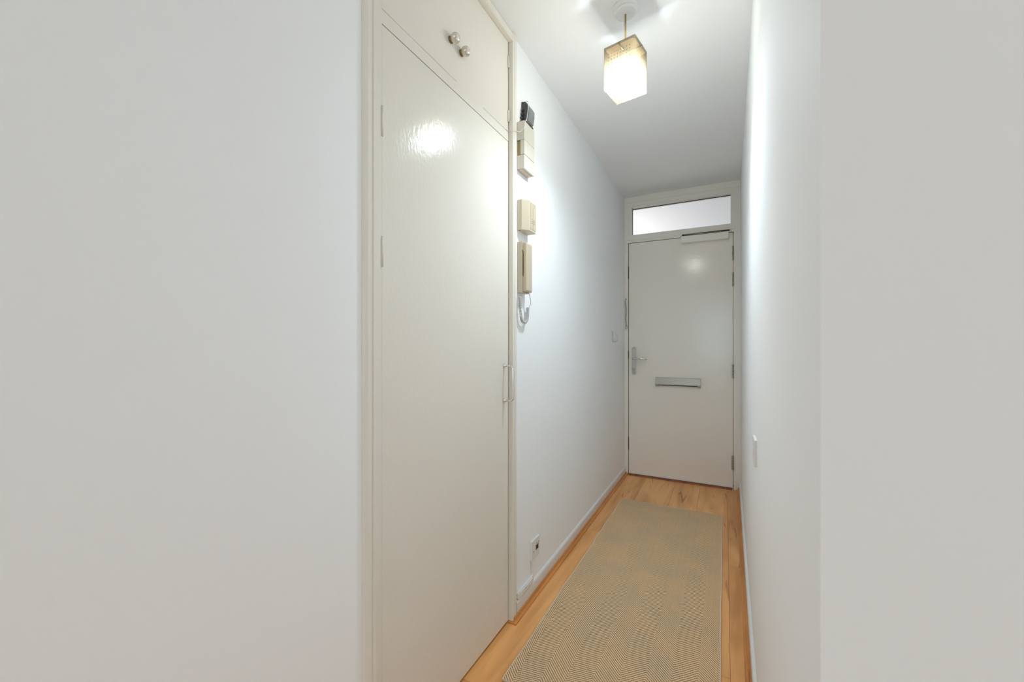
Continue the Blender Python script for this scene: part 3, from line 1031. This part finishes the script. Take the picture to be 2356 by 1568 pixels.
for y, z in ((1.712, 0.200), (1.748, 0.226), (1.770, 0.224)):
    B().lathe([(0, 0.003), (0.001, 0.003), (0.001, 0)], (-0.7716, y, z), (1, 0, 0), 12).build('screw', M['steel'], ps)
# junction box on top of the skirting
jb = empty('junction_box', (XL, 1.625, 0.086), 'long white telephone junction box lying on the skirting board', 'junction box')
B().prism([(1.552, 0.072), (1.556, 0.0695), (1.694, 0.0695), (1.708, 0.076), (1.710, 0.086), (1.702, 0.099), (1.560, 0.099), (1.552, 0.094)], 'x', XL + 0.0005, -0.7690, 0.002).build('base', M['white_plastic'], jb)
lid = B().prism([(1.562, 0.075), (1.688, 0.075), (1.698, 0.080), (1.692, 0.094), (1.565, 0.094)], 'x', -0.7692, -0.7650, 0.0015).build('lid', M['white_plastic'], jb)
B().lathe([(0, 0.0028), (0.0008, 0.0028), (0.0008, 0)], (-0.7651, 1.618, 0.088), (1, 0, 0), 12).build('screw', M['steel'], jb)
tag(B().tube(smooth_path([(-0.7745, 1.697, 0.166), (-0.7755, 1.698, 0.155), (-0.7772, 1.700, 0.140), (-0.7772, 1.702, 0.122), (-0.7765, 1.706, 0.108), (-0.7740, 1.704, 0.100), (-0.772, 1.700, 0.096)]), 0.0019, 8).build('telephone_cable', M['white_plastic']), 'short white cable from the phone socket down to the junction box', 'cable')

# white coat hook by the front door
hk = empty('wall_hook', (XL, 3.225, 1.205), 'small white hook on the wall beside the front door', 'hook')
B().box((XL + 0.0003, XL + 0.006), (3.214, 3.236), (1.168, 1.244), 0.002).build('back_plate', M['hook'], hk)
B().tube(smooth_path([(XL + 0.004, 3.225, 1.184), (XL + 0.014, 3.226, 1.171), (XL + 0.028, 3.228, 1.167), (XL + 0.038, 3.231, 1.176), (XL + 0.039, 3.233, 1.195), (XL + 0.034, 3.234, 1.222)]), [0.0055] * 31, 12, flat=1.5).build('prong', M['hook'], hk)

# security chain hanging on the door frame
cnn = empty('door_chain', (FX0 + 0.012, YE - 0.01, 1.40), 'steel security chain hanging from the front door frame', 'door chain')
cx_, cy_ = -0.7655, YE - 0.008
B().lathe([(0, 0.009), (0.004, 0.009), (0.006, 0.006), (0.006, 0)], (cx_ - 0.006, YE - 0.0002, 1.540), (0, -1, 0), 16).build('anchor', M['steel'], cnn)
z = 1.532
k = 0
while z > 1.315:
    ln_ = 0.020
    pth = []
    for q in range(16):
        a = 2 * math.pi * q / 16
        s = 0.0048 * math.cos(a)
        zz = z - ln_ / 2 + (ln_ / 2) * math.sin(a)
        sway = 0.0025 * math.sin(z * 40)
        xx = cx_ - 0.004 + (1.54 - z) * 0.022 + sway
        pth.append((xx + s * (1 if k % 2 == 0 else 0.45), cy_ + s * (0.25 if k % 2 == 0 else 0.8), zz))
    B().tube(pth, 0.0016, 6, closed=True).build('link', M['steel'], cnn)
    z -= ln_ - 0.0048
    k += 1
rp = [(cx_ + 0.002 + 0.0085 * math.cos(2 * math.pi * q / 24), cy_, z - 0.012 + 0.016 * math.sin(2 * math.pi * q / 24)) for q in range(24)]
B().tube(rp, 0.0019, 8, closed=True).build('ring', M['steel'], cnn)
B().lathe([(0, 0.004), (0.002, 0.0055), (0.006, 0.0055), (0.008, 0.004)], (cx_ + 0.002, cy_, z + 0.001), (0, 0, 1), 14).build('bead', M['chrome'], cnn)

# white switch plate on the right-hand wall
sx = xr(1.56)
sp = empty('wall_switch', (sx, 1.56, 0.80), 'white switch plate on the wall opposite the phone socket', 'switch')
B().box((sx - 0.0085, sx + 0.0005), (1.518, 1.606), (0.757, 0.843), 0.003, 3).build('plate', M['white_plastic'], sp)
B().box((sx - 0.0100, sx - 0.007), (1.546, 1.574), (0.785, 0.815), 0.002, 2).build('rocker', M['white_plastic'], sp)


# ------------------------------------------------------------------ herringbone runner
def build_rug():
    x0, x1, y0, y1, t_ = -0.673, -0.0115, 1.232, 3.074, 0.0065
    rg = empty('runner_rug', ((x0 + x1) / 2, (y0 + y1) / 2, 0.0), 'long beige herringbone sisal runner rug on the hallway floor', 'rug')
    off = rg.location
    nx, ny = 12, 60
    rnd = random.Random(3)

    def edge(y):
        return 0.0016 * math.sin(y * 9.0 + 0.7) + 0.0012 * math.sin(y * 23)

    bm = bmesh.new()
    g = []
    for j in range(ny + 1):
        y = y0 + (y1 - y0) * j / ny
        row = []
        for i in range(nx + 1):
            s = i / nx
            x = (x0 + 0.004 + edge(y)) * (1 - s) + (x1 - 0.004 + 0.4 * edge(y + 2)) * s
            row.append(bm.verts.new((x - off.x, y - off.y, t_)))
        g.append(row)
    for j in range(ny):
        for i in range(nx):
            bm.faces.new((g[j][i], g[j][i + 1], g[j + 1][i + 1], g[j + 1][i]))
    geo = bmesh.ops.extrude_face_region(bm, geom=list(bm.faces))
    for v in geo['geom']:
        if isinstance(v, bmesh.types.BMVert):
            v.co.z = 0.0004
    bmesh.ops.recalc_face_normals(bm, faces=bm.faces)
    me = bpy.data.meshes.new('pile')
    bm.to_mesh(me)
    bm.free()
    me.materials.append(M['rug'])
    o = bpy.data.objects.new('woven_field', me)
    col.objects.link(o)
    o.parent = rg
    bd = B()
    for sgn in (0, 1):
        pth = []
        for j in range(ny + 1):
            y = y0 + (y1 - y0) * j / ny
            x = (x0 + 0.003 + edge(y)) if sgn == 0 else (x1 - 0.003 + 0.4 * edge(y + 2))
            pth.append((x, y, 0.0036))
        bd.tube(pth, 0.0035, 8)
    for y in (y0 - 0.001, y1 + 0.001):
        bd.tube([(x0 + 0.001, y, 0.0036), (x1 - 0.001, y, 0.0036)], 0.0035, 8)
    tag(bd.build('bound_edge', M['rug_edge'], rg), 'paler stitched binding')


build_rug()
